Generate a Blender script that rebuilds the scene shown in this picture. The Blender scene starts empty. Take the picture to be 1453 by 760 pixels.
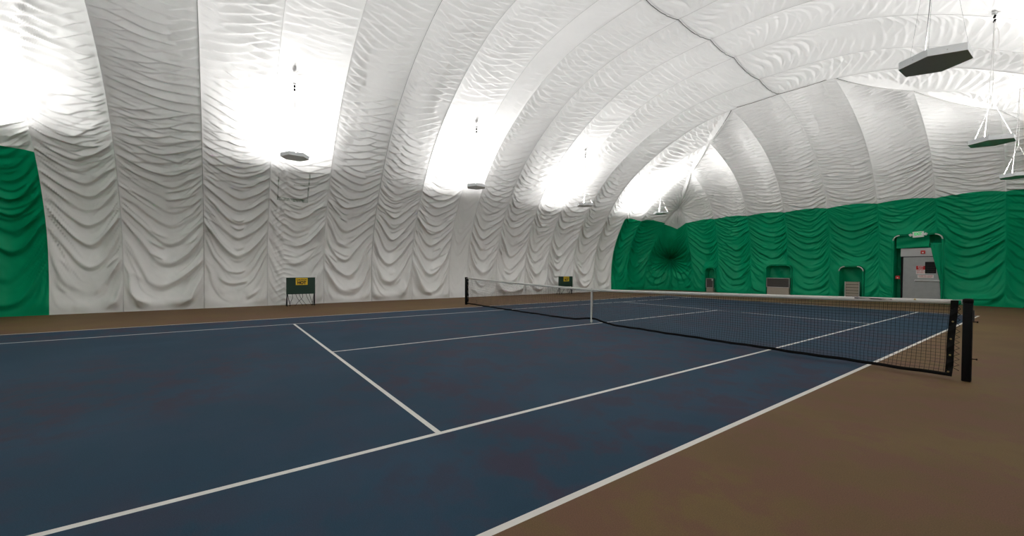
import bpy, bmesh, math, random
import numpy as np
from mathutils import Vector, Matrix
random.seed(7); RNG = np.random.RandomState(11)
PI = math.pi
SC = bpy.context.scene; COL = SC.collection

# ------------------------------------------------------------------ camera, world, exposure
YAW, PITCH, ROLL = -0.9593, -0.0170, 0.0054
F_PX, U0, V0 = 575.12, 711.64, 389.72
cd = bpy.data.cameras.new('camera'); cam = bpy.data.objects.new('camera', cd); COL.objects.link(cam); SC.camera = cam
fw = Vector((math.sin(YAW)*math.cos(PITCH), math.cos(YAW)*math.cos(PITCH), math.sin(PITCH)))
rt = Vector((math.cos(YAW), -math.sin(YAW), 0)); up = rt.cross(fw)
r2 = rt*math.cos(ROLL)+up*math.sin(ROLL); u2 = up*math.cos(ROLL)-rt*math.sin(ROLL)
M = Matrix((r2, u2, -fw)).transposed().to_4x4(); M.translation = Vector((7.279, -7.9776, 1.4419))
cam.matrix_world = M
cd.sensor_width = 36; cd.sensor_fit = 'HORIZONTAL'; cd.lens = F_PX/1453*36
cd.shift_x = (726.5-U0)/1453; cd.shift_y = (V0-380)/1453; cd.clip_start = .05; cd.clip_end = 200
wd = bpy.data.worlds.new('world'); SC.world = wd; wd.use_nodes = True
wd.node_tree.nodes['Background'].inputs[0].default_value = (.5, .55, .6, 1); wd.node_tree.nodes['Background'].inputs[1].default_value = .02
SC.view_settings.view_transform = 'Standard'; SC.view_settings.look = 'None'; SC.view_settings.gamma = 1
SC.view_settings.use_curve_mapping = False; SC.view_settings.exposure = 0.0
LAMP_W = 850.0
LAMP_COLOR = (1.0, .985, .975)

# ------------------------------------------------------------------ helpers
def mat(name, col, rough=.6, metal=0., spec=.5, noise=None, bump=0., bscale=60., emit=None):
    m = bpy.data.materials.new(name); m.use_nodes = True; nt = m.node_tree; b = nt.nodes['Principled BSDF']
    b.inputs['Base Color'].default_value = (*col, 1); b.inputs['Roughness'].default_value = rough
    b.inputs['Metallic'].default_value = metal; b.inputs['Specular IOR Level'].default_value = spec
    tc = nt.nodes.new('ShaderNodeTexCoord')
    n = nt.nodes.new('ShaderNodeTexNoise'); n.inputs['Scale'].default_value = (noise or (0, 8))[1]; n.inputs['Detail'].default_value = 6
    nt.links.new(tc.outputs['Object'], n.inputs['Vector'])
    k = noise[0] if noise else .06
    mx = nt.nodes.new('ShaderNodeMixRGB'); mx.inputs[1].default_value = tuple(c*(1-k) for c in col)+(1,); mx.inputs[2].default_value = tuple(min(1, c*(1+k)) for c in col)+(1,)
    nt.links.new(n.outputs['Fac'], mx.inputs[0]); nt.links.new(mx.outputs[0], b.inputs['Base Color'])
    if bump:
        n2 = nt.nodes.new('ShaderNodeTexNoise'); n2.inputs['Scale'].default_value = bscale; n2.inputs['Detail'].default_value = 4
        nt.links.new(tc.outputs['Object'], n2.inputs['Vector'])
        bp = nt.nodes.new('ShaderNodeBump'); bp.inputs['Strength'].default_value = bump; bp.inputs['Distance'].default_value = .01
        nt.links.new(n2.outputs['Fac'], bp.inputs['Height']); nt.links.new(bp.outputs[0], b.inputs['Normal'])
    if emit: b.inputs['Emission Color'].default_value = (*emit[0], 1); b.inputs['Emission Strength'].default_value = emit[1]
    return m

def link(name, me, m=None, parent=None, smooth=False):
    me.name = name
    o = bpy.data.objects.new(name, me); COL.objects.link(o)
    for x in (m if isinstance(m, (list, tuple)) else ([m] if m else [])): me.materials.append(x)
    if smooth: me.polygons.foreach_set('use_smooth', [True]*len(me.polygons))
    if parent is not None: o.parent = parent
    return o
def obj(name, bm, m, parent=None, smooth=False):
    me = bpy.data.meshes.new(name); bmesh.ops.recalc_face_normals(bm, faces=bm.faces); bm.to_mesh(me); bm.free()
    return link(name, me, m, parent, smooth)
def thing(name, label, cat, loc=(0, 0, 0), rz=0, group=None):
    o = bpy.data.objects.new(name, None); COL.objects.link(o); o.location = loc; o.rotation_euler = (0, 0, rz)
    o.empty_display_size = .1
    return tag(o, label, cat, group)
def tag(o, label, cat, group=None):
    o['label'] = label; o['category'] = cat
    if group: o['group'] = group
    return o
def box(bm, c, s, rot=None, bev=0):
    r = bmesh.ops.create_cube(bm, size=1); vs = r['verts']
    bmesh.ops.scale(bm, vec=s, verts=vs)
    if rot is not None: bmesh.ops.rotate(bm, cent=(0, 0, 0), matrix=rot, verts=vs)
    bmesh.ops.translate(bm, vec=c, verts=vs)
    if bev:
        es = list({e for v in vs for e in v.link_edges})
        bmesh.ops.bevel(bm, geom=es, offset=bev, segments=2, profile=.5, affect='EDGES')
def tube(bm, pts, r, n=8, cap=True):
    pts = [Vector(p) for p in pts]; rings = []
    for i, p in enumerate(pts):
        t = (pts[min(i+1, len(pts)-1)]-pts[max(i-1, 0)]).normalized()
        a = Vector((0, 0, 1)) if abs(t.z) < .9 else Vector((1, 0, 0))
        x = t.cross(a).normalized(); y = t.cross(x)
        rr = r[i] if isinstance(r, (list, tuple)) else r
        rings.append([bm.verts.new(p+x*rr*math.cos(2*PI*k/n)+y*rr*math.sin(2*PI*k/n)) for k in range(n)])
    for A, B in zip(rings[:-1], rings[1:]):
        for k in range(n): bm.faces.new((A[k], A[(k+1) % n], B[(k+1) % n], B[k]))
    if cap: bm.faces.new(rings[0][::-1]); bm.faces.new(rings[-1])
def text_mesh(name, s, size, m, parent, loc, rot, width=None, extrude=.001, bold=.018):
    cu = bpy.data.curves.new(name, 'FONT'); cu.body = s; cu.size = size; cu.align_x = 'CENTER'; cu.align_y = 'CENTER'; cu.extrude = extrude; cu.offset = size*bold
    o = bpy.data.objects.new(name, cu); COL.objects.link(o)
    dg = bpy.context.evaluated_depsgraph_get(); me = bpy.data.meshes.new_from_object(o.evaluated_get(dg))
    bpy.data.objects.remove(o)
    if width:
        xs = [v.co.x for v in me.vertices]; k = width/(max(xs)-min(xs))
        for v in me.vertices: v.co.x *= k
    t = link(name, me, m, parent); me.materials.clear(); me.materials.append(m)
    t.location = loc; t.rotation_euler = rot
    return t

# value noise ------------------------------------------------------
LAT = RNG.rand(256, 256)
def vn(x, y):
    x = np.asarray(x, float)+1000.; y = np.asarray(y, float)+1000.
    xi = np.floor(x).astype(int); yi = np.floor(y).astype(int); fx = x-xi; fy = y-yi
    fx = fx*fx*(3-2*fx); fy = fy*fy*(3-2*fy)
    g = lambda i, j: LAT[i % 256, j % 256]
    return (g(xi, yi)*(1-fx)+g(xi+1, yi)*fx)*(1-fy)+(g(xi, yi+1)*(1-fx)+g(xi+1, yi+1)*fx)*fy
def ss(a, b, x):
    t = np.clip((x-a)/(b-a), 0, 1); return t*t*(3-2*t)

# ------------------------------------------------------------------ materials
def fabric(name, col, rough, spec):
    m = mat(name, col, rough, 0, spec, noise=(.05, 1.3), bump=.12, bscale=35)
    return m
M_WHITE = fabric('white_vinyl_fabric', (.88, .874, .860), .62, .3)
def stained(m):
    # faint green rectangle left by tape on the long wall
    nt = m.node_tree; L = nt.links.new; b = nt.nodes['Principled BSDF']; src = b.inputs['Base Color'].links[0].from_socket
    tc = nt.nodes.new('ShaderNodeTexCoord'); sp = nt.nodes.new('ShaderNodeSeparateXYZ'); L(tc.outputs['Object'], sp.inputs[0])
    def mth(op, a, c=None):
        n = nt.nodes.new('ShaderNodeMath'); n.operation = op
        for i, v in enumerate((a, c)):
            if v is None: continue
            if isinstance(v, (int, float)): n.inputs[i].default_value = v
            else: L(v, n.inputs[i])
        return n.outputs[0]
    def rng(v, lo, hi): return mth('MULTIPLY', mth('GREATER_THAN', v, lo), mth('LESS_THAN', v, hi))
    Y, Z = sp.outputs['Y'], sp.outputs['Z']
    a = mth('MULTIPLY', rng(Y, -6.20, -6.165), rng(Z, 3.95, 4.75)); c = mth('MULTIPLY', rng(Y, -5.20, -5.155), rng(Z, 3.9, 4.85))
    d = mth('MULTIPLY', rng(Y, -6.2, -5.155), rng(Z, 3.86, 3.97)); e = mth('MULTIPLY', rng(Y, -5.68, -5.155), rng(Z, 4.42, 4.45))
    k = mth('MAXIMUM', mth('MAXIMUM', a, c), mth('MAXIMUM', d, e))
    n = nt.nodes.new('ShaderNodeTexNoise'); n.inputs['Scale'].default_value = 5; n.inputs['Detail'].default_value = 3; L(tc.outputs['Object'], n.inputs['Vector'])
    r = nt.nodes.new('ShaderNodeMapRange'); r.inputs['From Min'].default_value = .38; r.inputs['From Max'].default_value = .68; L(n.outputs['Fac'], r.inputs['Value'])
    mx = nt.nodes.new('ShaderNodeMixRGB'); L(mth('MULTIPLY', k, r.outputs[0]), mx.inputs[0]); L(src, mx.inputs[1]); mx.inputs[2].default_value = (.06, .13, .06, 1); L(mx.outputs[0], b.inputs['Base Color'])
    return m
M_WHITE_L = stained(fabric('white_vinyl_fabric_tape_marks', (.88, .874, .860), .62, .3))
M_GREEN = fabric('green_vinyl_fabric', (.0, .32, .142), .42, .16)
M_GREY = mat('light_grey_metal', (.80, .82, .83), .5, .0)
M_UNDER = mat('satin_metal_underside', (.46, .45, .42), .34, .8)
M_BLACK = mat('black_paint', (.004, .004, .005), .6, spec=.2)
M_RUB = mat('black_rubber', (.006, .006, .006), .8, spec=.2)
M_NET = mat('black_net_cord', (.010, .010, .011), .8)
M_TAPE = mat('white_canvas_tape', (.72, .71, .68), .8, noise=(.12, 30))
M_ROPE = mat('white_rope', (.8, .79, .76), .8)
M_BROWNROPE = mat('weathered_grey_cable', (.16, .13, .11), .7, noise=(.5, 20))
M_BRASS = mat('brass_grommet', (.62, .48, .22), .35, .9)
M_STEEL = mat('galvanised_steel_door', (.40, .41, .41), .42, .55, noise=(.16, 5), bump=.15, bscale=9)
M_STEELD = mat('grey_door_header', (.52, .52, .52), .5, .2)
M_TAN = mat('tan_painted_metal', (.42, .37, .30), .55)
M_SILVER = mat('aluminium_trim', (.6, .6, .6), .4, .7)
M_DKGRILLE = mat('dark_grille', (.05, .048, .045), .6)
M_BOX = mat('dark_green_paint', (.010, .042, .026), .5)
M_YEL = mat('yellow_sign', (.80, .52, .02), .5)
M_INK = mat('black_ink', (.015, .012, .01), .6)
M_RED = mat('red_plastic', (.55, .03, .03), .4)
M_REDINK = mat('red_ink', (.5, .02, .02), .5)
M_WSIGN = mat('white_sign', (.78, .72, .70), .5)
M_PLAST = mat('white_plastic', (.78, .77, .75), .4)
M_EXIT = mat('green_exit_letter', (.02, .45, .15), .5, emit=((.05, .8, .2), .35))
M_BULB = mat('lamp_glass', (.9, .9, .9), .3, emit=((1, 1, 1), 6.))

# court surface paint
def court_mat(name, base, alt, alt2, rough):
    m = bpy.data.materials.new(name); m.use_nodes = True; nt = m.node_tree; b = nt.nodes['Principled BSDF']; L = nt.links.new
    tc = nt.nodes.new('ShaderNodeTexCoord')
    def noise(scale, det, ro=.6):
        n = nt.nodes.new('ShaderNodeTexNoise'); n.inputs['Scale'].default_value = scale; n.inputs['Detail'].default_value = det; n.inputs['Roughness'].default_value = ro
        L(tc.outputs['Object'], n.inputs['Vector']); return n
    def ramp(n, a, c):
        r = nt.nodes.new('ShaderNodeMapRange'); r.interpolation_type = 'SMOOTHSTEP'; r.inputs['From Min'].default_value = a; r.inputs['From Max'].default_value = c; L(n.outputs['Fac'], r.inputs['Value']); return r
    a = ramp(noise(.55, 5), .42, .62); c = ramp(noise(2.2, 6, .65), .42, .60); d = ramp(noise(140, 2), .25, .75); e = ramp(noise(.22, 3), .34, .56)
    m1 = nt.nodes.new('ShaderNodeMixRGB'); m1.inputs[1].default_value = (*base, 1); m1.inputs[2].default_value = (*alt, 1); L(a.outputs[0], m1.inputs[0])
    mul = nt.nodes.new('ShaderNodeMath'); mul.operation = 'MULTIPLY'; L(c.outputs[0], mul.inputs[0]); L(e.outputs[0], mul.inputs[1])
    m2 = nt.nodes.new('ShaderNodeMixRGB'); L(mul.outputs[0], m2.inputs[0]); L(m1.outputs[0], m2.inputs[1]); m2.inputs[2].default_value = (*alt2, 1)
    m3 = nt.nodes.new('ShaderNodeMixRGB'); m3.blend_type = 'MULTIPLY'; m3.inputs[0].default_value = .25
    L(m2.outputs[0], m3.inputs[1]); L(d.outputs[0], m3.inputs[2]); L(m3.outputs[0], b.inputs['Base Color'])
    b.inputs['Roughness'].default_value = rough; b.inputs['Specular IOR Level'].default_value = .14
    bp = nt.nodes.new('ShaderNodeBump'); bp.inputs['Strength'].default_value = .25; bp.inputs['Distance'].default_value = .002
    nb = noise(220, 3); L(nb.outputs['Fac'], bp.inputs['Height']); L(bp.outputs[0], b.inputs['Normal'])
    return m
M_BLUE = court_mat('blue_acrylic_court_paint', (.019, .052, .088), (.025, .061, .102), (.043, .042, .070), .75)
M_BROWN = court_mat('brown_acrylic_court_paint', (.150, .093, .045), (.170, .112, .048), (.162, .088, .053), .70)
M_LINE = mat('white_line_paint', (.66, .64, .60), .7, noise=(.08, 6))

# ------------------------------------------------------------------ floor with painted court
DB, SG, SL, BL = 5.485, 4.10, 6.40, 11.885
W = .05
xs = [-14, -DB-.06, -DB-.06+W, -SG-W/2, -SG+W/2, -W/2, W/2, SG-W/2, SG+W/2, DB-W, DB, 14]
ys = [-22, -BL, -BL+W, -SL-W/2, -SL+W/2, SL-W/2, SL+W/2, BL-W, BL, 22]
bm = bmesh.new()
gv = [[bm.verts.new((x, y, 0)) for y in ys] for x in xs]
for i in range(len(xs)-1):
    for j in range(len(ys)-1):
        f = bm.faces.new((gv[i][j], gv[i+1][j], gv[i+1][j+1], gv[i][j+1]))
        x = (xs[i]+xs[i+1])/2; y = (ys[j]+ys[j+1])/2; k = 0
        if -DB-.06 < x < DB and abs(y) < BL:
            k = 1
            if i in (1, 9) or j in (1, 7): k = 2
            elif i in (3, 7): k = 2
            elif j in (3, 5) and abs(x) < SG: k = 2
            elif i == 5 and abs(y) < SL: k = 2
            if i == 5 and j in (2, 6) : k = 1
        f.material_index = k
floor = obj('floor', bm, [M_BROWN, M_BLUE, M_LINE]); floor['kind'] = 'structure'
bm = bmesh.new()
for sy in (-1, 1): box(bm, (0, sy*(BL-W-.05), .0008), (.05, .10, .0016))
o = obj('center_mark', bm, M_LINE, floor)

# ------------------------------------------------------------------ the air dome
HALF, YEND = 9.95, 17.5
SIDE = np.array([(9.95, 0), (9.99, 1.0), (9.87, 2.3), (9.52, 3.4), (8.98, 4.5), (8.33, 5.5), (7.7, 6.25), (7.0, 6.9), (6.1, 7.55), (5.0, 8.2), (3.5, 8.82), (2.0, 9.10), (0, 9.2)])
ENDP = np.array([(17.5, 0), (17.5, 1.0), (17.45, 2.2), (17.27, 3.4), (16.95, 4.5), (16.2, 5.85), (14.9, 7.1), (12.95, 8.15), (11.1, 8.73), (9, 9.0)])
def smooth_curve(P, n=600):
    P = np.asarray(P, float); t = np.concatenate([[0], np.cumsum(np.linalg.norm(np.diff(P, axis=0), axis=1))])
    m = np.zeros_like(P); m[1:-1] = (P[2:]-P[:-2])/(t[2:]-t[:-2])[:, None]; m[0] = (P[1]-P[0])/(t[1]-t[0]); m[-1] = (P[-1]-P[-2])/(t[-1]-t[-2])
    q = np.linspace(0, t[-1], n); i = np.clip(np.searchsorted(t, q, side='right')-1, 0, len(t)-2)
    h = (t[i+1]-t[i])[:, None]; s = ((q-t[i])[:, None])/h
    return (2*s**3-3*s**2+1)*P[i]+(s**3-2*s**2+s)*h*m[i]+(-2*s**3+3*s**2)*P[i+1]+(s**3-s**2)*h*m[i+1]
SP = smooth_curve(SIDE); EP = smooth_curve(ENDP)
ZS, VS = 4.5, .35
def side_rib(y, xtop=0., ztop=None, yfun=None):
    k = SP[:, 0] >= xtop; C = SP[k]
    g = 1+.045*ss(2, -4, y)*ss(-10.4, -8.2, y)*ss(4.5, 8, C[:, 1])          # the vault stands a little higher towards its middle
    e = max(float(ss(5.5, 11.1, y)), float(ss(-4.8, -10.4, y)))
    z = C[:, 1]*g*(1-.051*e*ss(3.0, 9.0, C[:, 1]))
    if ztop is not None:
        t = np.linspace(0, 1, len(C)); z = z*(1-(1-ztop/z[-1])*ss(.35, 1, t)**1.0)
    Y = np.full(len(C), y)
    if yfun: Y = yfun(z)
    return np.stack([-C[:, 0], Y, z], 1)
def end_rib(x, ytop, ztop):
    C = EP[EP[:, 0] >= ytop]; t = np.linspace(0, 1, len(C)); z = C[:, 1]*(1-(1-ztop/C[-1, 1])*ss(.35, 1, t))
    return np.stack([np.full(len(C), x), C[:, 0], z], 1)
def remap(C, nv, zs=ZS):
    s = np.concatenate([[0], np.cumsum(np.linalg.norm(np.diff(C, axis=0), axis=1))])
    s0 = np.interp(zs, C[:, 2], s) if C[-1, 2] > zs else s[-1]*VS
    v = np.linspace(0, 1, nv+1); k0 = round(VS*nv); v0 = k0/nv
    q = np.where(v <= v0, v/v0*s0, s0+(v-v0)/(1-v0)*(s[-1]-s0))
    return np.stack([np.interp(q, s, C[:, i]) for i in range(3)], 1), q, k0

OPEN = [(-6.42, -5.78, 1.50, .22), (-2.92, -1.68, 1.66, .20), (.38, 1.30, 1.60, .22), (2.36, 3.90, 3.0, .22)]   # x0, x1, top, corner radius
def open_sdf(x, z, o):
    x0, x1, zt, r = o; cx = (x0+x1)/2; hw = (x1-x0)/2
    qx = np.abs(x-cx)-(hw-r); qz = z-(zt-r)
    return np.where((qx > 0) & (qz > 0), np.hypot(np.maximum(qx, 0), np.maximum(qz, 0))-r, np.maximum(qx, qz)-r)

LQ = np.interp(QT := np.linspace(-3, 25, 3000), [0, 1.4, 2.4, 3.4, 4.4, 6, 8, 20], [.95, .70, .54, .43, .34, .28, .26, .26]); PH = np.concatenate([[0], np.cumsum((QT[1]-QT[0])/LQ[:-1])])
LQE = np.interp(QT, [0, 1.2, 2.4, 3.6, 5, 20], [.60, .50, .40, .30, .21, .20]); PHE = np.concatenate([[0], np.cumsum((QT[1]-QT[0])/LQE[:-1])])
def crest(ph, p=1.2):
    # a drape: short steep lower side, long gentle upper side
    t = ph-np.floor(ph)
    return ss(0, .30, t)*np.clip(1-(t-.18)/.82, 0, 1)**p*1.12
def folds(s, a, seed, end=False, skew=0., calm=1., sag=1.):
    """inward displacement of the cloth: hanging swags below, tight crossing creases above"""
    PHt, LQt = (PHE, LQE) if end else (PH, LQ)
    aa = np.abs(a)
    D = np.interp(s, [0, 1.2, 2.5, 4, 6, 9, 14], [.5, 1.25, 1.2, .80, .42, .27, .2])*sag
    if end: D = D*.66
    asym = a+.30*(vn(s*.8+seed*3.1, seed*1.7)-.5)
    lift = D*np.abs(asym)**1.75
    q = s-lift-skew*a*ss(.5, 3.5, s)*.8+.26*(vn(s*.9+seed*7.3, a*1.3+seed)-.5)+.05*(vn(s*3+seed, a*3+seed*2)-.5)
    ph = np.interp(q, QT, PHt)+seed*.37
    lam = np.interp(q, QT, LQt)
    idx = np.floor(ph)
    amp1 = np.clip(-.1+1.5*vn(idx*3.7+seed*11, a*.9+seed*5), .12, 1.3)
    f1 = crest(ph, 1.5)*amp1
    low = 1-ss(4.6, 7.0, s)
    env = (1-aa**8)*(1-.45*low*np.exp(-(asym/.35)**2)*vn(idx*5.1, seed*2.))
    ph2 = np.interp(s-1.2*lift+.14*(vn(s*2, a*3+seed)-.5), QT, PHt)*2.2+seed
    i2 = np.floor(ph2)
    f2 = crest(ph2, 1.4)*np.clip(-.2+1.5*vn(i2*2.3+seed, np.sign(a)*3+seed), 0, 1.2)*aa**1.3*(1-aa**10)*.50
    ph3 = np.interp(s-.75*lift+.2*(vn(s*1.4+5, a*2+seed)-.5), QT, PHt)*1.6+seed*2
    f3 = crest(ph3, 1.5)*ss(.45, .8, vn(s*1.5+seed*3, a*2.2+seed))*.45*(1-aa**8)
    big = lam*(.25 if not end else .27)*(f1*env+f2+f3)
    out = 0
    for sg, ds in ((1, 0.), (-1, 5.)):
        k = .24 if not end else .12
        q3 = s-.30*np.abs(a)**1.8+sg*k*a*(.5+1.*vn(s*.8+ds, seed))+.10*(vn(s*1.3+ds+seed, a*1.4+ds)-.5)-skew*a*.8
        l3 = .27 if not end else .20
        p3 = q3/l3+sg*.3; w = np.maximum(ss(.24, .52, vn(s*1.1+ds*3+seed*9, a*1.1+sg*4)), .45 if end else .1)
        out = np.maximum(out, crest(p3, 1.1)*w*(.45+.9*vn(np.floor(p3)*1.9+ds, a*1.9+seed)))
    fine = (.100 if not end else .115)*out*(1-aa**4)*ss(3.4, 6.4, s)*(1-(.45 if not end else -.25)*ss(6.5 if end else 8.5, 11, s))
    hi = ss(5.0, 7.5, s)
    d = big*(1-(.35 if end else .72)*hi)+fine
    d = d+.006*(vn(s*9+seed, a*9)-.5)*(1-aa**4)
    d = d*ss(.0, .35, s)*calm
    return d

ACC = {}
def emit_grid(name, P, N, mi):
    A = ACC.setdefault(name, dict(v=[], n=[], f=[], m=[], c=0))
    nv, nu = P.shape[:2]; A['v'].append(P.reshape(-1, 3)); A['n'].append(N.reshape(-1, 3))
    I = np.arange(nv*nu).reshape(nv, nu)+A['c']; A['c'] += nv*nu
    A['f'].append(np.stack([I[:-1, :-1], I[:-1, 1:], I[1:, 1:], I[1:, :-1]], -1).reshape(-1, 4)); A['m'].append(np.repeat(mi, nu-1))
def patch(A, B, names, seed, nu=44, nv=420, bulge=.25, green=False, end=False, skew=0., calm=1., sag=1., mirror=None, hip=False, lampx=None, opening=False, zsA=ZS, zsB=ZS, ridge=False, pinch=None, fans=()):
    CA, sA, k0 = remap(A, nv, zsA); CB, sB, _ = remap(B, nv, zsB)
    u = np.linspace(0, 1, nu+1); a = 2*u-1
    P = CA[:, None]*(1-u)[None, :, None]+CB[:, None]*u[None, :, None]
    s = sA[:, None]*(1-u)+sB[:, None]*u; Av = np.broadcast_to(a, s.shape)
    def normal(P):
        du = np.gradient(P, axis=1); dv = np.gradient(P, axis=0); n = np.cross(du, dv); n /= np.linalg.norm(n, axis=2, keepdims=True)+1e-12
        return n
    N = normal(P)
    C0 = np.array([0, np.clip(P[..., 1].mean(), -9, 9), 1.5])
    if (N*(C0-P)).sum() < 0: flip = -1
    else: flip = 1
    N = N*flip                                    # points into the hall
    v = np.linspace(0, 1, nv+1)[:, None]
    wpan = np.linalg.norm(CA-CB, axis=1)[:, None]/1.9
    dip = 1-1.5*np.exp(-((1-v)/.075)**2) if not hip else 1.
    b = bulge*np.minimum(wpan, 1.1)*(1-Av**2)*(.25+.75*ss(.0, 2.2, s))*dip*ss(0, .5, s)
    d = -b+folds(s, Av, seed, end, skew, calm, sag)*np.minimum(wpan, 1)
    # a narrow hem of the cloth turns in along every cable
    d = d+.018*np.exp(-((1-np.abs(Av))/.035)**2)*ss(0, .6, s)
    if lampx is not None:
        for (lx, ly, lz) in lampx:
            r = np.sqrt(((P-np.array([lx, ly, lz]))**2).sum(2)); g = np.exp(-(r/1.0)**2)*(1-Av**12)
            th = np.arctan2(s-s.flat[np.argmin(r)], (P[..., 1]-ly)); base = -b
            star = .010*np.cos(th*9+2*vn(r*3, th))*np.exp(-(r/.9)**2)*ss(.0, .25, r)
            ed = 1-Av**8; d = d*(1-g)+(base*(1-.25*np.exp(-(r/.35)**2)))*g+ed*(star*g*1.3+.05*np.exp(-(r/.14)**2))
    for (ac, fs, N_, A_, R_) in fans:
        dx = (Av-ac)*.5*np.maximum(np.linalg.norm(CA-CB, axis=1)[:, None], .5); dz = s-(sA[-1]*(1-u)+sB[-1]*u)*fs
        r = np.hypot(dx, dz); th = np.arctan2(dz, np.abs(dx)); g = np.exp(-(r/R_)**2)
        rad = crest(th*N_/(2*PI)+.35*vn(th*2+seed, r*1.5), 1.2)*A_*1.5*ss(0, .4, r)*np.minimum(1.2, .5+r)
        d = d*(1-.8*g)+g*rad*(1-np.abs(Av)**14)
    if hip:
        d = d*(1-ss(.975, 1., v)); sg_ = ss(.80, 1., v)*(1-Av**2)*hip
        P = P+sg_[..., None]*np.array([.35, -.35, -.8])
    else:
        fd = ss(.985, 1., v); d = d*(1-fd)+(-b)*fd
    if pinch is not None:
        yy = P[..., 1]; zz = P[..., 2]
        w = ss(5.4, 4.6, zz)
        g = np.exp(-((yy-pinch-.05*np.sin(zz*9))/.10)**2)*w
        zig = (vn(zz*8, seed*1.)-.4)*.03
        near = np.exp(-((yy-pinch)/.34)**2)*w
        small = .026*((1+np.cos(2*PI*(zz/.19+np.abs(yy-pinch)*2.6*(1-.8*np.sign(yy-pinch)*.2)+vn(zz*2, yy*2))))/2)**2
        d = d*(1-.75*near)+near*(-b*.72+small*.8)+g*(.022+zig)
    if opening:
        x = P[..., 0]*(mirror[0][0] if mirror else 1); z = P[..., 2]; f = 0; ten = 0
        for o in OPEN:
            sd = open_sdf(x, z, o); f = np.maximum(f, 1-ss(-.035, .03, sd)); ten = np.maximum(ten, np.exp(-(np.maximum(sd, 0)/.30)**2))
        flat = d*(1-ten*.85)-.02*ten
        d = flat
        P = P+N*d[..., None]
        P[..., 1] += f*(.42+.05*np.sin(x*9+z*5)*np.minimum(1, z))
    else:
        P = P+N*d[..., None]
    if mirror is not None: P = P*np.array(mirror[0])+np.array(mirror[1])
    n2 = normal(P); ctr = np.array([0, np.clip(P[..., 1].mean(), -9, 9), 1.5])
    if (n2*(ctr-P)).sum() < 0: n2 = -n2; P = P[:, ::-1]; n2 = n2[:, ::-1]
    # row split: lower part to wall, upper part to ceiling
    mi = np.where(np.arange(nv) < k0, 1 if green else 0, 0)
    if len(names) == 1: emit_grid(names[0], P, n2, mi)
    else:
        zz = P[..., 2].mean(1); k = int(np.argmax(zz > 6.95)); k = k if k > 0 else nv
        emit_grid(names[0], P[:k+1], n2[:k+1], mi[:k])
        if k < nv: emit_grid(names[1], P[k:], n2[k:], mi[k:])
def build(name, kind='structure'):
    A = ACC[name]; V = np.concatenate(A['v']); F = np.concatenate(A['f']); N = np.concatenate(A['n']); mi = np.concatenate(A['m'])
    me = bpy.data.meshes.new(name); me.vertices.add(len(V)); me.vertices.foreach_set('co', V.astype(np.float32).ravel())
    me.loops.add(F.size); me.loops.foreach_set('vertex_index', F.ravel().astype(np.int32))
    me.polygons.add(len(F)); me.polygons.foreach_set('loop_start', np.arange(0, F.size, 4, dtype=np.int32))
    me.update(calc_edges=True); me.validate()
    me.materials.append(M_WHITE_L if name == 'wall_left' else M_WHITE); me.materials.append(M_GREEN)
    me.polygons.foreach_set('material_index', mi.astype(np.int32)); me.polygons.foreach_set('use_smooth', np.ones(len(F), bool))
    me.normals_split_custom_set_from_vertices(N.astype(np.float32)); me.update()
    o = bpy.data.objects.new(name, me); COL.objects.link(o); o['kind'] = kind
    return o

RIBS = [-10.4, -8.35, -6.46, -4.52, -2.62, -.82, 1.06, 2.07, 3.78, 5.67, 7.3, 9.3, 11.1]
LAMPS_L = [(-6.7, -12.75, 4.86), (-6.7, -6.0, 4.80), (-6.7, .56, 4.66), (-6.7, 6.8, 4.50), (-6.7, 13.05, 4.62)]
LAMPS_R = [(6.0, -12.2, 4.5), (6.0, -5.8, 4.5), (6.0, .70, 4.48), (6.02, 7.15, 4.48), (6.12, 12.5, 4.36)]
def zroof(x): return float(np.interp(abs(x), SP[::-1, 0], SP[::-1, 1]))
anch = [(x, y, zroof(x)+.1) for x, y, z in LAMPS_L+LAMPS_R]
L3 = lambda ya, yb, sx: [(-abs(x), y, z) for x, y, z in anch if ya < y < yb and x*sx > 0]
for i, (ya, yb) in enumerate(zip(RIBS[:-1], RIBS[1:])):
    calm = .28 if abs(ya-1.06) < .01 else 1.
    w = yb-ya
    A, B = side_rib(ya), side_rib(yb)
    patch(A, B, ('wall_left', 'ceiling'), i*1.37+.5, nu=int(30*max(w, 1)), nv=820, calm=calm, lampx=L3(ya, yb, -1) or None, pinch=-5.93 if i == 2 else None)
    hi = ya > -3
    patch(A, B, ('wall_right', 'ceiling'), i*2.11+40, nu=int((28 if hi else 14)*max(w, 1)), nv=760 if hi else 300, calm=calm,
          lampx=L3(ya, yb, 1) or None, mirror=((-1, 1, 1), (0, 0, 0)))
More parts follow.
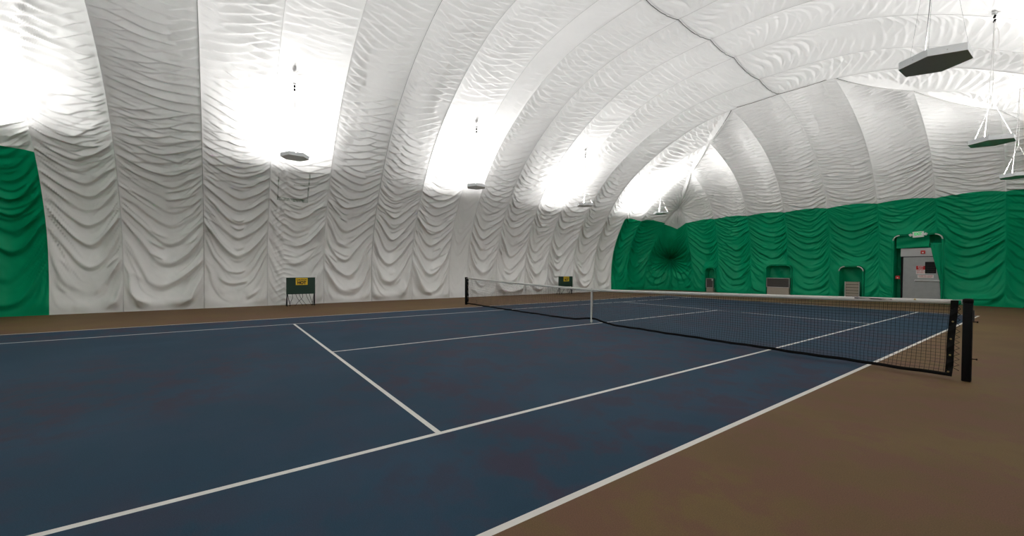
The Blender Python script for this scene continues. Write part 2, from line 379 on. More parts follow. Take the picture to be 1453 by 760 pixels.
# hipped ends: nodes where the side cables meet the end cables
H = [(1.87, 11.1, float(side_rib(11.1, 1.87)[-1, 2])), (3.72, 12.7, 7.92), (5.6, 14.3, 7.0)]
PUCK = np.array((-7.70, 16.58, 5.47))
def seg(*pts): return smooth_curve(pts, 240)
S0, S1, S2 = side_rib(11.1, 1.87), side_rib(12.7, 3.72, 7.92), side_rib(14.3, 5.6, 7.0)
S3 = seg((-9.93, 16.1, 0), (-9.85, 16.12, 1.2), (-9.6, 16.2, 2.4), (-9.2, 16.35, 3.5), (-8.68, 16.45, 4.42), PUCK)
CS = seg((-8.95, 17.4, 0), (-8.86, 17.45, .8), (-9.0, 17.7, 1.45), (-9.55, 18.6, 2.12), (-8.95, 17.7, 2.75), (-8.5, 17.3, 3.4), (-8.2, 17.2, 4.1), (-7.8, 16.6, 4.85), PUCK)
E0 = seg((-7.2, 17.52, 0), (-7.25, 17.5, 1.2), (-7.35, 17.4, 2.4), (-7.45, 17.2, 3.5), (-7.45, 16.95, 4.42), PUCK)
E1 = end_rib(-5.6, 14.3, 7.0); E2 = end_rib(-3.72, 12.7, 7.92); E3 = end_rib(-1.87, 11.1, H[0][2]); E4 = end_rib(0, 11.1, 8.73)
IDM = ((1, 1, 1), (0, 0, 0)); XM = ((-1, 1, 1), (0, 0, 0)); YM = ((1, -1, 1), (0, .70, 0)); XYM = ((-1, -1, 1), (0, .70, 0))
for q, (mr, sw, ew) in enumerate(((IDM, 'wall_left', 'wall_back'), (XM, 'wall_right', 'wall_back'), (YM, 'wall_left', 'wall_front'), (XYM, 'wall_right', 'wall_front'))):
    hi = q == 0; sd = q*17.3+60; op = q < 2
    fu = 1 if q < 2 else .5
    if q == 2: fu = .9
    K = lambda n: max(10, int(n*fu))
    sx = -1 if mr[0][0] == 1 else 1
    def LX(ya, yb):
        if mr[0][1] == -1: return [(-abs(x), .7-y, z) for x, y, z in anch if ya < .7-y < yb and x*sx > 0] or None
        return L3(ya, yb, sx) or None
    patch(S0, S1, (sw, 'ceiling'), sd+1, nu=K(48), nv=K(740), green=False, mirror=mr, hip=.10)
    patch(S1, S2, (sw, 'ceiling'), sd+2, nu=K(48), nv=K(600), green=True, mirror=mr, lampx=LX(12.7, 14.3), hip=.10)
    patch(S2, S3, (sw,), sd+3, nu=K(48), nv=K(440), green=True, mirror=mr, end=True, skew=.25, fans=((1, 1., 34, .05, 1.5),), hip=.08)
    patch(S3, CS, (sw,), sd+4, nu=K(48), nv=K(380), green=True, mirror=mr, end=True, skew=.35, bulge=.10, zsA=4.42, zsB=4.1, fans=((1, .35, 26, .10, 1.6), (0, 1., 30, .04, .9)), hip=1e-6)
    patch(CS, E0, (ew,), sd+5, nu=K(48), nv=K(380), green=True, mirror=mr, end=True, skew=-.35, bulge=.10, zsA=4.1, zsB=4.42, fans=((-1, .35, 26, .10, 1.6), (0, 1., 30, .04, .9)), hip=1e-6)
    patch(E0, E1, (ew,), sd+6, nu=K(70), nv=K(480), green=True, mirror=mr, end=True, bulge=.33, skew=-.35, opening=op, zsA=4.42, fans=((-1, 1., 34, .05, 1.5),), hip=.08)
    patch(E1, E2, (ew,), sd+7, nu=K(70), nv=K(560), green=True, mirror=mr, end=True, bulge=.33, skew=-.45 if q == 0 else .25, opening=op, hip=.10)
    patch(E2, E3, (ew,), sd+8, nu=K(80), nv=K(600), green=True, mirror=mr, end=True, bulge=.33, skew=-.20 if q == 0 else -.45, opening=op, hip=.10)
    patch(E3, E4, (ew,), sd+9, nu=K(80), nv=K(600), green=True, mirror=mr, end=True, bulge=.33, skew=0 if q == 0 else .12, opening=op, hip=1e-6)

for nme in list(ACC): build(nme)

# cables that press the cloth in: one over each joint between panels
M_CAB = mat('dull_grey_cable', (.62, .61, .60), .6); M_CABM = mat('mottled_dark_cable', (.20, .19, .18), .6, noise=(.6, 3)); M_CABD = mat('dark_cable', (.10, .10, .10), .6); M_CABG = mat('green_cable_sleeve', (.0, .10, .055), .5)
tn = [0]
def trim(pts, m, r=.007):
    tn[0] += 1; bm = bmesh.new(); tube(bm, pts, r, 6); o = obj('trim_%d' % tn[0], bm, m, smooth=True); o['kind'] = 'structure'; return o
def inward(C, d=.03):
    t = np.gradient(C, axis=0); c = np.array([0, 0, 1.5]); c = np.stack([np.zeros(len(C)), np.clip(C[:, 1], -9, 9), np.full(len(C), 1.5)], 1)-C
    t /= np.linalg.norm(t, axis=1, keepdims=True); c -= (c*t).sum(1, keepdims=True)*t; c /= np.linalg.norm(c, axis=1, keepdims=True); return C+c*d
for i, y in enumerate(RIBS):
    A = side_rib(y)[::12]; B = (side_rib(y)*np.array([-1, 1, 1]))[::12][::-1]
    L_ = inward(np.concatenate([A, side_rib(y)[-1:]]), .022); R_ = inward(np.concatenate([side_rib(y)[-1:], B]), .022)
    trim(L_, M_CABM if i in (1, 4) else M_CAB, .005); trim(R_, M_CAB, .004)  # two of the left cables get a darker, mottled grey
# rope along the ridge and cord along the seams of the far end
RZ = [float(side_rib(y)[-1, 2]) for y in RIBS]
def gz(y): return float(np.interp(y, RIBS, RZ))
pts = []
for ya, yb in zip(RIBS[:-1], RIBS[1:]):
    for t in np.linspace(0, 1, 13)[:-1]:
        y = ya+(yb-ya)*t; a = 2*t-1; pts.append((.012*math.sin(t*37), y, gz(y)-(.115*(yb-ya)/1.9)*(1-a*a)-.035-.006*math.sin(t*50)))
pts.append((0, 11.08, 8.71))
bm = bmesh.new(); tube(bm, pts, .010, 6)
tag(obj('ridge_rope', bm, M_CABD, smooth=True), 'thin dark rope running along the top of the dome, sagging between panels', 'rope')
pts = [(-1.87+3.74*t, 11.07+.008*math.sin(t*60), 8.685-.03*abs(math.sin(t*PI*2))) for t in np.linspace(0, 1, 40)]
bm = bmesh.new(); tube(bm, pts, .008, 6)
tag(obj('seam_cord', bm, M_BROWNROPE, smooth=True), 'brown weathered cord along the level top seam of the far end wall', 'rope')
for sx, wh in ((-1, 'left'), (1, 'right')):
    nodes = [np.array((sx*x, y, z)) for x, y, z in H]+[PUCK*np.array((-sx, 1, 1))]
    pts = []
    for n0, n1 in zip(nodes[:-1], nodes[1:]):
        for t in np.linspace(0, 1, 16)[:-1]:
            p = n0+(n1-n0)*t; d = np.array((-sx*.5, -.5, -.7))
            pts.append(p+d*(.04+.10*4*t*(1-t)*.9))
    trim(pts, M_ROPE, .009)

# ------------------------------------------------------------------ hanging lamps
def make_lamp(x, y, z, label):
    t = thing('hanging_lamp', label, 'lamp', (x, y, z), 0, 'uplights hung in two rows under the dome')
    R, Hh, th = .40, .105, .006
    ang = [math.radians(a) for a in (-92, -31, 28, 88, 149, 208)]
    ring = lambda bm, r, zz: [bm.verts.new((r*math.cos(a), r*1.0*math.sin(a), zz)) for a in ang]
    bm = bmesh.new(); a = ring(bm, R, 0); b = ring(bm, R, Hh); c = ring(bm, R-th, Hh); d = ring(bm, R-th, .008)
    for i in range(6):
        j = (i+1) % 6; bm.faces.new((a[i], a[j], b[j], b[i])); bm.faces.new((b[i], b[j], c[j], c[i])); bm.faces.new((c[i], c[j], d[j], d[i]))
    bm.faces.new(d)
    obj('housing', bm, M_GREY, t)
    bm = bmesh.new(); a = ring(bm, R+.002, -.004); b = ring(bm, R+.002, .0); bm.faces.new(a[::-1]); bm.faces.new(b)
    for i in range(6): bm.faces.new((a[i], a[(i+1) % 6], b[(i+1) % 6], b[i]))
    o = obj('base_plate', bm, M_UNDER, t); o['label'] = 'satin metal underside'
    for k in range(6):                       # one rivet on each side
        am = (ang[k]+(ang[(k+1) % 6]+(2*PI if k == 5 else 0)))/2; rr = R*math.cos(math.radians(30))
        bm = bmesh.new(); tube(bm, [(rr*math.cos(am), rr*math.sin(am), .05), ((rr+.006)*math.cos(am), (rr+.006)*math.sin(am), .05)], .006, 8); obj('rivet', bm, M_SILVER, t)
    bm = bmesh.new(); tube(bm, [(0, -.12, .03), (0, -.06, .03), (0, 0, .03), (0, .08, .03), (0, .12, .03)], [.012, .02, .024, .018, .012], 12); obj('bulb', bm, M_BULB, t, True)
    # the fabric above
    top = zroof(x)*1.0-z-.07; near = x > 0 and abs(y) < 3; ringz = top*.8 if near else min(1.0, top*.5); wr = .0012 if near else .0016
    for k in (0, 2, 4):
        p = (R*.93*math.cos(ang[k]), R*.93*math.sin(ang[k]))
        bm = bmesh.new(); tube(bm, [(p[0], p[1], Hh*.6), (0, 0, ringz)], wr, 5); obj('suspension_wire', bm, M_RUB if near else M_ROPE, t)
        bm = bmesh.new(); tube(bm, [(p[0], p[1], Hh-.01), (p[0], p[1], Hh+.03)], .008, 8); obj('hook', bm, M_SILVER, t)
    bm = bmesh.new(); tube(bm, [(.004*math.sin(q*3), .004*math.cos(q*2), ringz+(top-ringz)*q/12) for q in range(13)], .0055, 6); obj('rope', bm, M_ROPE, t, True)
    bm = bmesh.new(); n = 22
    tube(bm, [(-.12+.03*math.sin(q/n*PI)+(.12)*(q/n)**1.6, .02+.06*math.sin(q/n*PI*1.5), .06+(top-.2-.06)*q/n) for q in range(n+1)], .0065, 6); obj('power_cord', bm, M_CABD if (x > 0 and abs(y) < 3) else M_CAB, t, True)
    bm = bmesh.new(); lp = [(.03+.045*math.sin(w), 0, top-.62+.28*math.cos(w)) for w in np.linspace(0, 2*PI, 24)]; tube(bm, lp, .006, 6)
    obj('coiled_slack', bm, M_ROPE, t, True)
    bm = bmesh.new(); tube(bm, [(0, 0, top-.01), (0, 0, top+.03)], .05, 12); obj('anchor_plate', bm, M_SILVER, t)
    for q in range(2):
        bm = bmesh.new(); box(bm, (.0, 0, top-.07-q*.10), (.035, .05, .07), Matrix.Rotation(.3, 3, 'Y'), .006); obj('clip', bm, M_RUB, t)
    ld = bpy.data.lights.new('lamp_light', 'POINT'); ld.energy = LAMP_W; ld.color = LAMP_COLOR; ld.shadow_soft_size = .05
    # photometric curve of the uplight: strong to the sides, weaker straight up
    ld.use_nodes = True; nt = ld.node_tree; em = nt.nodes['Emission']; tc = nt.nodes.new('ShaderNodeTexCoord'); sp = nt.nodes.new('ShaderNodeSeparateXYZ'); cv = nt.nodes.new('ShaderNodeFloatCurve')
    nt.links.new(tc.outputs['Normal'], sp.inputs[0]); nt.links.new(sp.outputs['Z'], cv.inputs['Value']); ax = nt.nodes.new('ShaderNodeMath'); ax.operation = 'MULTIPLY'; nt.links.new(sp.outputs['Y'], ax.inputs[0]); nt.links.new(sp.outputs['Y'], ax.inputs[1])
    iv = nt.nodes.new('ShaderNodeMath'); iv.operation = 'SUBTRACT'; iv.inputs[0].default_value = 1.0; nt.links.new(ax.outputs[0], iv.inputs[1])
    # a tube lamp lying along the hall sends little light past its ends
    pw = nt.nodes.new('ShaderNodeMath'); pw.operation = 'POWER'; pw.inputs[1].default_value = 1.8; nt.links.new(iv.outputs[0], pw.inputs[0])
    ml = nt.nodes.new('ShaderNodeMath'); ml.operation = 'MULTIPLY'; nt.links.new(pw.outputs[0], ml.inputs[0]); nt.links.new(cv.outputs[0], ml.inputs[1]); nt.links.new(ml.outputs[0], em.inputs['Strength'])
    c_ = cv.mapping.curves[0]; c_.points[0].location = (0, .42); c_.points[-1].location = (1, .55)
    for px_, py_ in ((.22, .60), (.42, .90), (.62, 1.), (.85, .72)): c_.points.new(px_, py_)
    cv.mapping.update()
    lo = bpy.data.objects.new('lamp_light', ld); COL.objects.link(lo); lo.parent = t; lo.location = (0, 0, .085)
    return t
LL = ['grey hexagonal uplight at the near left end, outside the left edge of the view',
      'grey hexagonal uplight hanging above the nearer HOT box, before the white wall',
      'grey hexagonal uplight hanging over the far net post, second of the left row',
      'grey hexagonal uplight hanging above the farther HOT box, third of the left row',
      'small green-bottomed hexagonal uplight before the far left corner of the dome']
LR = ['grey hexagonal uplight of the right row, farthest behind the viewer', 'grey hexagonal uplight of the right row just above the viewer',
      'largest hexagonal uplight with dark grey underside hanging at upper right',
      'green-bottomed hexagonal uplight on a white rope below the largest one',
      'green-bottomed hexagonal uplight cut by the right edge, before the end wall']
for p, l in zip(LAMPS_L, LL): make_lamp(*p, l)
for p, l in zip(LAMPS_R, LR): make_lamp(*p, l)

# ------------------------------------------------------------------ tennis net
NX = 6.40
def ztop(x): return .914+(1.06-.914)*(abs(x)/NX)**1.15
def zbot(x): return .035+.085*math.exp(-(x/.42)**2)
def ybow(x, t): return -.05*math.sin(PI*min(1, abs(x)/NX))*(1-t)
net = thing('tennis_net', 'black tennis net with white top band stretched across the blue court', 'net', (0, 0, 0))
N0, N1 = -NX+.04, NX-.085
def wob(x, t): return .010*math.sin(x*5.1+t*7)+.008*math.sin(x*13.7-t*5)
def npos(x, t):   # t 0 bottom .. 1 top
    tilt = .045*(t-.5)*max(0, 1-(N1-x)/1.2) if x > N1-1.2 else 0
    z0 = zbot(x)+.03; z1 = ztop(x)-.05
    return Vector((x+tilt+.006*math.sin(t*9+x*3)*(1-t), ybow(x, t)+wob(x, t)*(1-t)*2.0, z0+(z1-z0)*t+.004*math.sin(x*8+t*20)*math.sin(PI*t)))
def ribbon(bm, pts, r, n=3): tube(bm, pts, r, n, False)
bm = bmesh.new(); nvs = int((N1-N0)/.0455)
for i in range(nvs+1):
    x = N0+(N1-N0)*i/nvs; ribbon(bm, [npos(x, k/6) for k in range(7)], .0021)
nh = 21
for j in range(nh+1):
    t = j/nh; ribbon(bm, [npos(N0+(N1-N0)*i/140, t) for i in range(141)], .0028 if t > .76 else .0021)
for i in range(nvs):
    x = N0+(N1-N0)*(i+.5)/nvs; ribbon(bm, [npos(x, t)+Vector((0, .012, 0)) for t in (.78, .89, 1)], .0008)
ob = obj('netting', bm, M_NET, net)
def band(name, f0, f1, th, m, n=160, x0=N0, x1=N1, wav=0):
    bm = bmesh.new(); prev = None
    for i in range(n+1):
        x = x0+(x1-x0)*i/n; a = f0(x); b = f1(x); w = wav*math.sin(x*23)+wav*.6*math.sin(x*61)
        ring = [bm.verts.new((x, a[0]-th/2, a[1])), bm.verts.new((x, (a[0]+b[0])/2-th+w, (a[1]+b[1])/2)), bm.verts.new((x, b[0]-th/2, b[1])), bm.verts.new((x, b[0]+th/2, b[1])), bm.verts.new((x, (a[0]+b[0])/2+th+w, (a[1]+b[1])/2)), bm.verts.new((x, a[0]+th/2, a[1]))]
        if prev:
            for k in range(6): bm.faces.new((prev[k], prev[(k+1) % 6], ring[(k+1) % 6], ring[k]))
        else: bm.faces.new(ring[::-1])
        prev = ring
    bm.faces.new(prev); return obj(name, bm, m, net, True)
o = band('headband', lambda x: (0, ztop(x)-.062), lambda x: (0, ztop(x)), .010, M_TAPE, wav=.002); o['label'] = 'white canvas top band'
o = band('bottom_band', lambda x: (ybow(x, 0)+wob(x, 0)*2, zbot(x)), lambda x: (ybow(x, 0)+wob(x, 0)*2, zbot(x)+.045), .006, M_RUB, wav=.002)
for x, dx in ((N1, .035), (N0, .025)):
    bm = bmesh.new(); prev = None
    for k in range(15):
        t = k/14; p = npos(x, t); w = .008*math.sin(t*31); z = zbot(x)+(ztop(x)-.012-zbot(x))*t
        ring = [bm.verts.new((p.x-dx, p.y-.006+w, z)), bm.verts.new((p.x+dx, p.y-.006-w, z)), bm.verts.new((p.x+dx, p.y+.006-w, z)), bm.verts.new((p.x-dx, p.y+.006+w, z))]
        if prev:
            for q in range(4): bm.faces.new((prev[q], prev[(q+1) % 4], ring[(q+1) % 4], ring[q]))
        else: bm.faces.new(ring[::-1])
        prev = ring
    bm.faces.new(prev); sb = obj('side_band', bm, M_RUB, net)
    for t in (.03, .27, .50, .74):
        p = npos(x, t); bm = bmesh.new(); tube(bm, [(p.x, p.y-.012, p.z), (p.x, p.y-.005, p.z)], .011, 10); obj('grommet', bm, M_BRASS, sb)
bm = bmesh.new()
box(bm, (0, -.014, (.914+.05)/2), (.05, .003, .914-.03)); box(bm, (0, .014, (.914+.05)/2), (.05, .003, .914-.03)); box(bm, (0, 0, .92), (.05, .031, .004))
o = obj('center_strap', bm, M_TAPE, net); o['label'] = 'white vertical centre strap'
bm = bmesh.new(); tube(bm, [(0, 0, .0), (0, 0, .055)], .007, 8); box(bm, (0, 0, .055), (.05, .03, .014)); obj('strap_anchor', bm, M_SILVER, net)
# top cable and lacing to the right post
PX = 6.455
for sx in (-1, 1):
    e = (N1 if sx > 0 else N0); px = PX if sx > 0 else -6.50
    bm = bmesh.new(); tube(bm, [(e-sx*.05, 0, ztop(e)-.012), (px-sx*.06, 0, 1.055)], .004, 6); obj('net_cable', bm, M_SILVER, net)
    bm = bmesh.new(); pts = []
    for k in range(25):
        t = k/24; p = npos(e, t*.97); pts.append((p.x+sx*.03 if k % 2 else px-sx*.065, p.y, .06+(p.z*.97)*1.0))
    tube(bm, pts, .0045, 5); obj('lacing', bm, M_RUB, net)
bm = bmesh.new(); tube(bm, [(N1-.35, -.0, ztop(6)-.012), (N1-.35, -.012, ztop(6)-.02)], .012, 8); obj('grommet', bm, M_BRASS, net)
bm = bmesh.new(); box(bm, (5.52, -.0085, ztop(5.52)-.022), (.42, .002, .018)); o = obj('printed_strip', bm, M_INK, net); o['label'] = 'dark printed strip on the band'

def net_post(x, label, s):
    t = thing('net_post', label, 'post', (x, 0, 0), 0, 'net posts')
    bm = bmesh.new(); box(bm, (0, 0, .515), (.085, .085, 1.03), None, .012); obj('shaft', bm, M_BLACK, t, True)
    bm = bmesh.new(); box(bm, (0, 0, 1.045), (.094, .094, .065), None, .02); obj('cap', bm, M_RUB, t, True)
    bm = bmesh.new(); tube(bm, [(-s*.052, 0, 1.0), (-s*.052, 0, 1.06)], .008, 8); obj('pulley', bm, M_SILVER, t)
    for z in (.78, .30):
        bm = bmesh.new(); tube(bm, [(s*.04, 0, z), (s*.085, 0, z)], .006, 8); tube(bm, [(s*.078, 0, z), (s*.09, 0, z)], .012, 8); obj('knob', bm, M_RUB, t)
    bm = bmesh.new(); box(bm, (s*.05, 0, .86), (.015, .03, .14), None, .003); obj('crank_housing', bm, M_DKGRILLE, t)
net_post(PX, 'nearer black square net post with knobs, on brown floor at right', 1)
net_post(-6.50, 'farther black net post by the white wall at the left end', -1)

# ------------------------------------------------------------------ dark green boxes with HOT sign beside the long wall
def ballast(y0, y1, z0, z1, x, sy0, sy1, label):
    t = thing('equipment_box', label, 'box', (x, (y0+y1)/2, 0), 0, 'dark green boxes by the white wall')
    w = y1-y0; cz = (z0+z1)/2
    bm = bmesh.new(); box(bm, (0, 0, cz), (.10, w, z1-z0), None, .006); bd = obj('cabinet', bm, M_BOX, t)
    bm = bmesh.new(); box(bm, (0, 0, z1+.004), (.11, w+.01, .008)); obj('lid', bm, M_BOX, t)
    for s in (-1, 1):
        yy = s*(w/2-.018)
        bm = bmesh.new(); box(bm, (.02, yy, z0/2+.05), (.03, .03, z0+.10)); obj('leg', bm, M_BLACK, t)
        bm = bmesh.new(); tube(bm, [(.02, yy, z0), (-.20, yy-s*.0, .01)], .014, 6); tube(bm, [(.02, yy-s*.02, z0), (.06, yy-s*.10, .01)], .010, 6); obj('brace', bm, M_BLACK, t)
    rr = random.Random(int(y0*10)); 
    for k in range(6):
        ya = (-.30+.12*k)*w; yb = ya+rr.uniform(-.28, .28)*w; yb = max(-.4*w, min(.42*w, yb))
        pts = [(-.01, ya, z0+.01), (.0, ya+(yb-ya)*.1+.02, z0*.7), (.02, ya+(yb-ya)*.6, z0*.35), (.03, yb, .012)]
        C = smooth_curve(pts, 14); bm = bmesh.new(); tube(bm, C, .007, 6); obj('cable', bm, M_RUB, t, True)
    cy = (sy0+sy1)/2-(y0+y1)/2; sw = sy1-sy0
    bm = bmesh.new(); box(bm, (.053, cy, z1-.135), (.004, sw, .26)); sg = obj('warning_sign', bm, M_YEL, t); sg['label'] = 'yellow HOT sign'
    text_mesh('caution_word', 'CAUTION', .075, M_INK, sg, (.056, cy, z1-.075), (PI/2, 0, PI/2), width=sw*.84, bold=.03)
    text_mesh('hot_word', 'HOT', .15, M_INK, sg, (.056, cy, z1-.185), (PI/2, 0, PI/2), width=sw*.74, bold=.055)
ballast(-5.93, -4.97, .44, 1.04, -9.25, -5.63, -5.23, 'dark green box with yellow HOT sign under the first left lamp')
ballast(7.50, 8.50, .42, .98, -9.25, 7.80, 8.22, 'farther dark green box with yellow sign seen just behind the net')

# ------------------------------------------------------------------ exit door in the far end wall
YD = 17.62
t = thing('door_1', '', 'door', (3.25, YD, 0)); del t['label']; del t['category']; t['kind'] = 'structure'
X = lambda x: x-3.25
bm = bmesh.new(); box(bm, (X(3.26), .0, 1.03), (1.20, .045, 2.02), None, .004); leaf = obj('door_leaf', bm, M_STEEL, t)
bm = bmesh.new(); box(bm, (X(3.25), .01, 2.24), (1.36, .07, .37), None, .006); o = obj('header', bm, M_STEELD, t)
bm = bmesh.new(); box(bm, (X(2.62), -.0, 1.03), (.05, .09, 2.06)); obj('jamb', bm, M_BLACK, t)
bm = bmesh.new(); box(bm, (X(3.885), -.0, 1.03), (.05, .09, 2.06)); obj('jamb', bm, M_BLACK, t)
bm = bmesh.new(); box(bm, (X(3.26), -.03, 2.045), (1.20, .02, .03)); obj('weather_strip', bm, M_BLACK, t)
bm = bmesh.new(); box(bm, (X(3.53), -.03, 1.56), (.34, .02, .50), None, .004); lv = obj('window_louvre', bm, M_BLACK, t)
for k in range(9):
    bm = bmesh.new(); box(bm, (X(3.53), -.045, 1.36+k*.05), (.30, .02, .006), Matrix.Rotation(.5, 3, 'X')); obj('slat', bm, M_DKGRILLE, lv)
bm = bmesh.new(); tube(bm, [(X(3.06), -.075, .98), (X(3.80), -.075, .98)], .018, 10)
for x in (3.06, 3.80): box(bm, (X(x), -.05, .98), (.05, .06, .06), None, .006)
box(bm, (X(3.43), -.035, .985), (.76, .03, .07), None, .004)
obj('push_bar', bm, M_SILVER, t)
bm = bmesh.new(); box(bm, (X(3.225), -.027, 1.455), (.29, .006, .37)); s1 = obj('exit_notice', bm, M_WSIGN, t); s1['label'] = 'red and white exit only notice'
bm = bmesh.new(); box(bm, (X(3.225), -.031, 1.55), (.285, .004, .17)); obj('red_field', bm, M_REDINK, s1)
text_mesh('notice_word', 'EXIT', .09, M_WSIGN, s1, (X(3.225), -.035, 1.585), (PI/2, 0, 0), width=.17)
text_mesh('notice_word', 'ONLY', .07, M_WSIGN, s1, (X(3.225), -.035, 1.51), (PI/2, 0, 0), width=.15)
text_mesh('notice_word', 'NO RE-', .065, M_REDINK, s1, (X(3.225), -.033, 1.41), (PI/2, 0, 0), width=.24)
text_mesh('notice_word', 'ENTRY', .065, M_REDINK, s1, (X(3.225), -.033, 1.33), (PI/2, 0, 0), width=.24)
bm = bmesh.new(); box(bm, (X(3.38), -.028, 1.17), (.50, .006, .14)); s2 = obj('alarm_notice', bm, M_WSIGN, t); s2['label'] = 'white strip notice with red lettering'
text_mesh('notice_word', 'ALARM WILL SOUND', .06, M_REDINK, s2, (X(3.38), -.033, 1.19), (PI/2, 0, 0), width=.44)
text_mesh('notice_word', 'IF DOOR IS OPENED', .035, M_REDINK, s2, (X(3.38), -.033, 1.13), (PI/2, 0, 0), width=.38)
for z in (.30, 1.05, 1.80):
    bm = bmesh.new(); tube(bm, [(X(3.84), -.04, z-.05), (X(3.84), -.04, z+.05)], .012, 8); obj('hinge', bm, M_SILVER, t)

# cloth flap that hangs across the top right of the door, and valance above it
def sheet(name, fn, m, nu, nv, parent=None, th=.006):
    bm = bmesh.new(); V = [[bm.verts.new(fn(i/nu, j/nv)) for i in range(nu+1)] for j in range(nv+1)]
    for j in range(nv):
        for i in range(nu): bm.faces.new((V[j][i], V[j][i+1], V[j+1][i+1], V[j+1][i]))
    o = obj(name, bm, m, parent, True); sm = o.modifiers.new('thickness', 'SOLIDIFY'); sm.thickness = th; return o
def flap(u, v):    # v 0 top .. 1 bottom
    z = 2.62-2.55*v; xl = 3.52+.10*v+.24*ss(0, 1, min(1, v*1.3)); xr = 3.97
    return (float(xl+(xr-xl)*u), 17.50+.03*math.sin(u*9+v*3)+.05*(1-u), z)
tag(sheet('door_curtain', flap, M_GREEN, 16, 40), 'green cloth flap hanging over the right edge of the grey door', 'curtain')
def val(u, v):
    x = 2.42+1.06*u; z = 3.0-.58*v-.06*math.sin(u*PI)*0+.05*u*(v)
    return (x, 17.56+.05*math.sin(v*PI)*math.sin(u*7+1)+.03*math.sin(v*9+u*4), z)
tag(sheet('door_valance', val, M_GREEN, 40, 16), 'bunched green cloth above the grey door, under the exit sign', 'curtain')

# hoops that hold the mouths of the openings
def hoop(o, label, pale=True, inset=.0):
    x0, x1, zt, r = o; y = 17.42; yz = lambda z: float(np.interp(z, EP[:, 1], EP[:, 0]))-.055-y; th = thing('opening_hoop', label, 'hoop', ((x0+x1)/2, y, 0)); cx = (x0+x1)/2
    def arc(c, a0, a1, n=8): return [(c[0]+r*math.cos(a0+(a1-a0)*k/n)-cx, yz(c[1]+r*math.sin(a0+(a1-a0)*k/n)), c[1]+r*math.sin(a0+(a1-a0)*k/n)) for k in range(n+1)]
    A = arc((x0+r, zt-r), PI, PI/2); B = arc((x1-r, zt-r), PI/2, 0)
    bm = bmesh.new(); tube(bm, [(x0-cx, yz(zz), zz) for zz in np.linspace(0, A[0][2], 8)], .020, 8); obj('upright', bm, M_GREEN, th, True)
    bm = bmesh.new(); tube(bm, [(x1-cx, yz(zz), zz) for zz in np.linspace(0, A[0][2], 8)], .020, 8); obj('upright', bm, M_GREEN, th, True)
    bm = bmesh.new(); tube(bm, [A[-1], B[0]], .020, 8); obj('crossbar', bm, M_GREEN, th, True)
    for q in (A, B):
        bm = bmesh.new(); tube(bm, q, .024, 8); e = obj('elbow', bm, M_TAPE if pale else M_GREEN, th, True)
        if pale: e['label'] = 'pale corner elbow'
hoop(OPEN[3], 'tall arched hoop with pale corners around the grey exit door')
hoop(OPEN[2], 'low arched hoop with pale corners around the tan slatted vent')
hoop(OPEN[1], 'wide low green hoop around the broad dark grille', False)
hoop(OPEN[0], 'small green hoop around the farthest, leftmost vent', False)

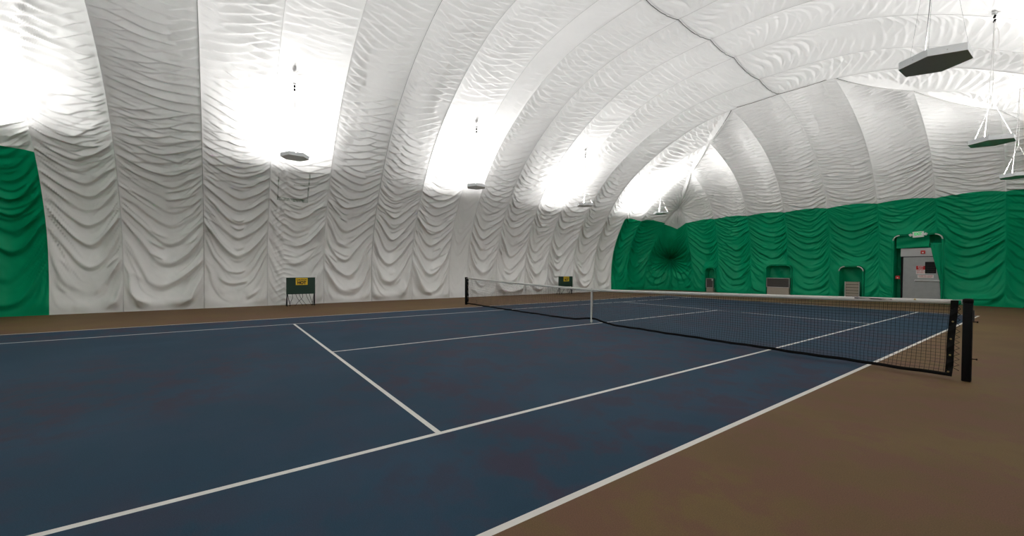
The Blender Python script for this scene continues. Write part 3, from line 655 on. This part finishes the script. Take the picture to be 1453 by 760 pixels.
# vents
M_BLADE = mat('brown_grey_blade', (.13, .12, .11), .6)
def vent(x0, x1, z0, z1, y, label, kind):
    t = thing('air_vent', label, 'vent', ((x0+x1)/2, y, 0)); w = x1-x0; h = z1-z0; cz = (z0+z1)/2
    if kind != 'slat':
        bm = bmesh.new(); box(bm, (0, .14, z0/2), (w*.95, .28, z0), None, .01); obj('lower_box', bm, M_TAN, t)
        bm = bmesh.new(); box(bm, (0, .10, cz), (w-.04, .18, h-.04)); obj('duct', bm, M_DKGRILLE, t)
        bm = bmesh.new()
        for s in (-1, 1):
            box(bm, (0, 0, cz+s*(h/2-.016)), (w, .05, .032)); box(bm, (s*(w/2-.016), 0, cz), (.032, .05, h))
        obj('frame', bm, M_SILVER, t)
        n = 14
        for k in range(n):
            bm = bmesh.new(); box(bm, (0, .0, z0+.04+(h-.08)*(k+.5)/n), (w-.06, .02, .008), Matrix.Rotation(.6, 3, 'X')); obj('blade', bm, M_BLADE, t)
        if kind == 'small':
            bm = bmesh.new(); box(bm, (w/2-.06, -.03, z1-.10), (.06, .03, .10), None, .004); obj('latch', bm, M_PLAST, t)
    else:
        bm = bmesh.new(); box(bm, (0, .08, cz), (w, .10, h)); obj('back_panel', bm, M_DKGRILLE, t)
        n = 6
        for k in range(n):
            bm = bmesh.new(); box(bm, (0, .01, z0+h*(k+.5)/n), (w-.03, .02, h/n-.025), Matrix.Rotation(.12, 3, 'X'), .004); obj('slat', bm, M_TAN, t)
        for s in (-1, 1):
            bm = bmesh.new(); box(bm, (s*(w/2), 0, cz), (.03, .06, h)); obj('side_rail', bm, M_SILVER, t)
vent(-6.36, -5.90, .26, .86, 17.50, 'smallest dark square vent in the far green wall, leftmost of three', 'small')
vent(-2.90, -1.76, .44, .97, 17.50, 'wide horizontal grille above a tan box in the green wall', 'wide')
vent(.60, 1.14, .0, .86, 17.56, 'tan vent with wide horizontal slats in the green wall', 'slat')

# exit sign with two emergency heads
t = thing('exit_sign', 'white exit sign with green letters above the grey door', 'sign', (3.19, 17.22, 2.88)); t.rotation_euler = (0, -.05, 0)
bm = bmesh.new(); box(bm, (0, 0, .13), (.35, .06, .25), None, .01); hs = obj('housing', bm, M_PLAST, t)
text_mesh('exit_word', 'EXIT', .17, M_EXIT, hs, (0, -.033, .15), (PI/2, 0, 0), width=.24, extrude=.002, bold=.05)
for s in (-1, 1):
    bm = bmesh.new(); tube(bm, [(s*.17, 0, .15), (s*.20, 0, .14)], .015, 8); box(bm, (s*.235, -.02, .125), (.09, .09, .11), Matrix.Rotation(s*.5, 3, 'Y'), .012); obj('lamp_head', bm, M_PLAST, t)
bm = bmesh.new(); tube(bm, [(0, .03, .2), (0, .16, .22)], .012, 8); obj('bracket', bm, M_SILVER, t)
def alarm(x, y, z, label):
    t = thing('fire_alarm', label, 'alarm', (x, y, z)); bm = bmesh.new(); box(bm, (0, 0, 0), (.14, .05, .15), None, .008); b = obj('housing', bm, M_RED, t)
    bm = bmesh.new(); box(bm, (0, -.03, -.02), (.05, .02, .05), None, .006); obj('strobe', bm, M_PLAST, t)
alarm(3.29, 17.555, 2.24, 'small red alarm box fixed to the grey header over the door')
alarm(2.50, 17.52, 1.11, 'small red alarm pull box on the green cloth left of the grey door')
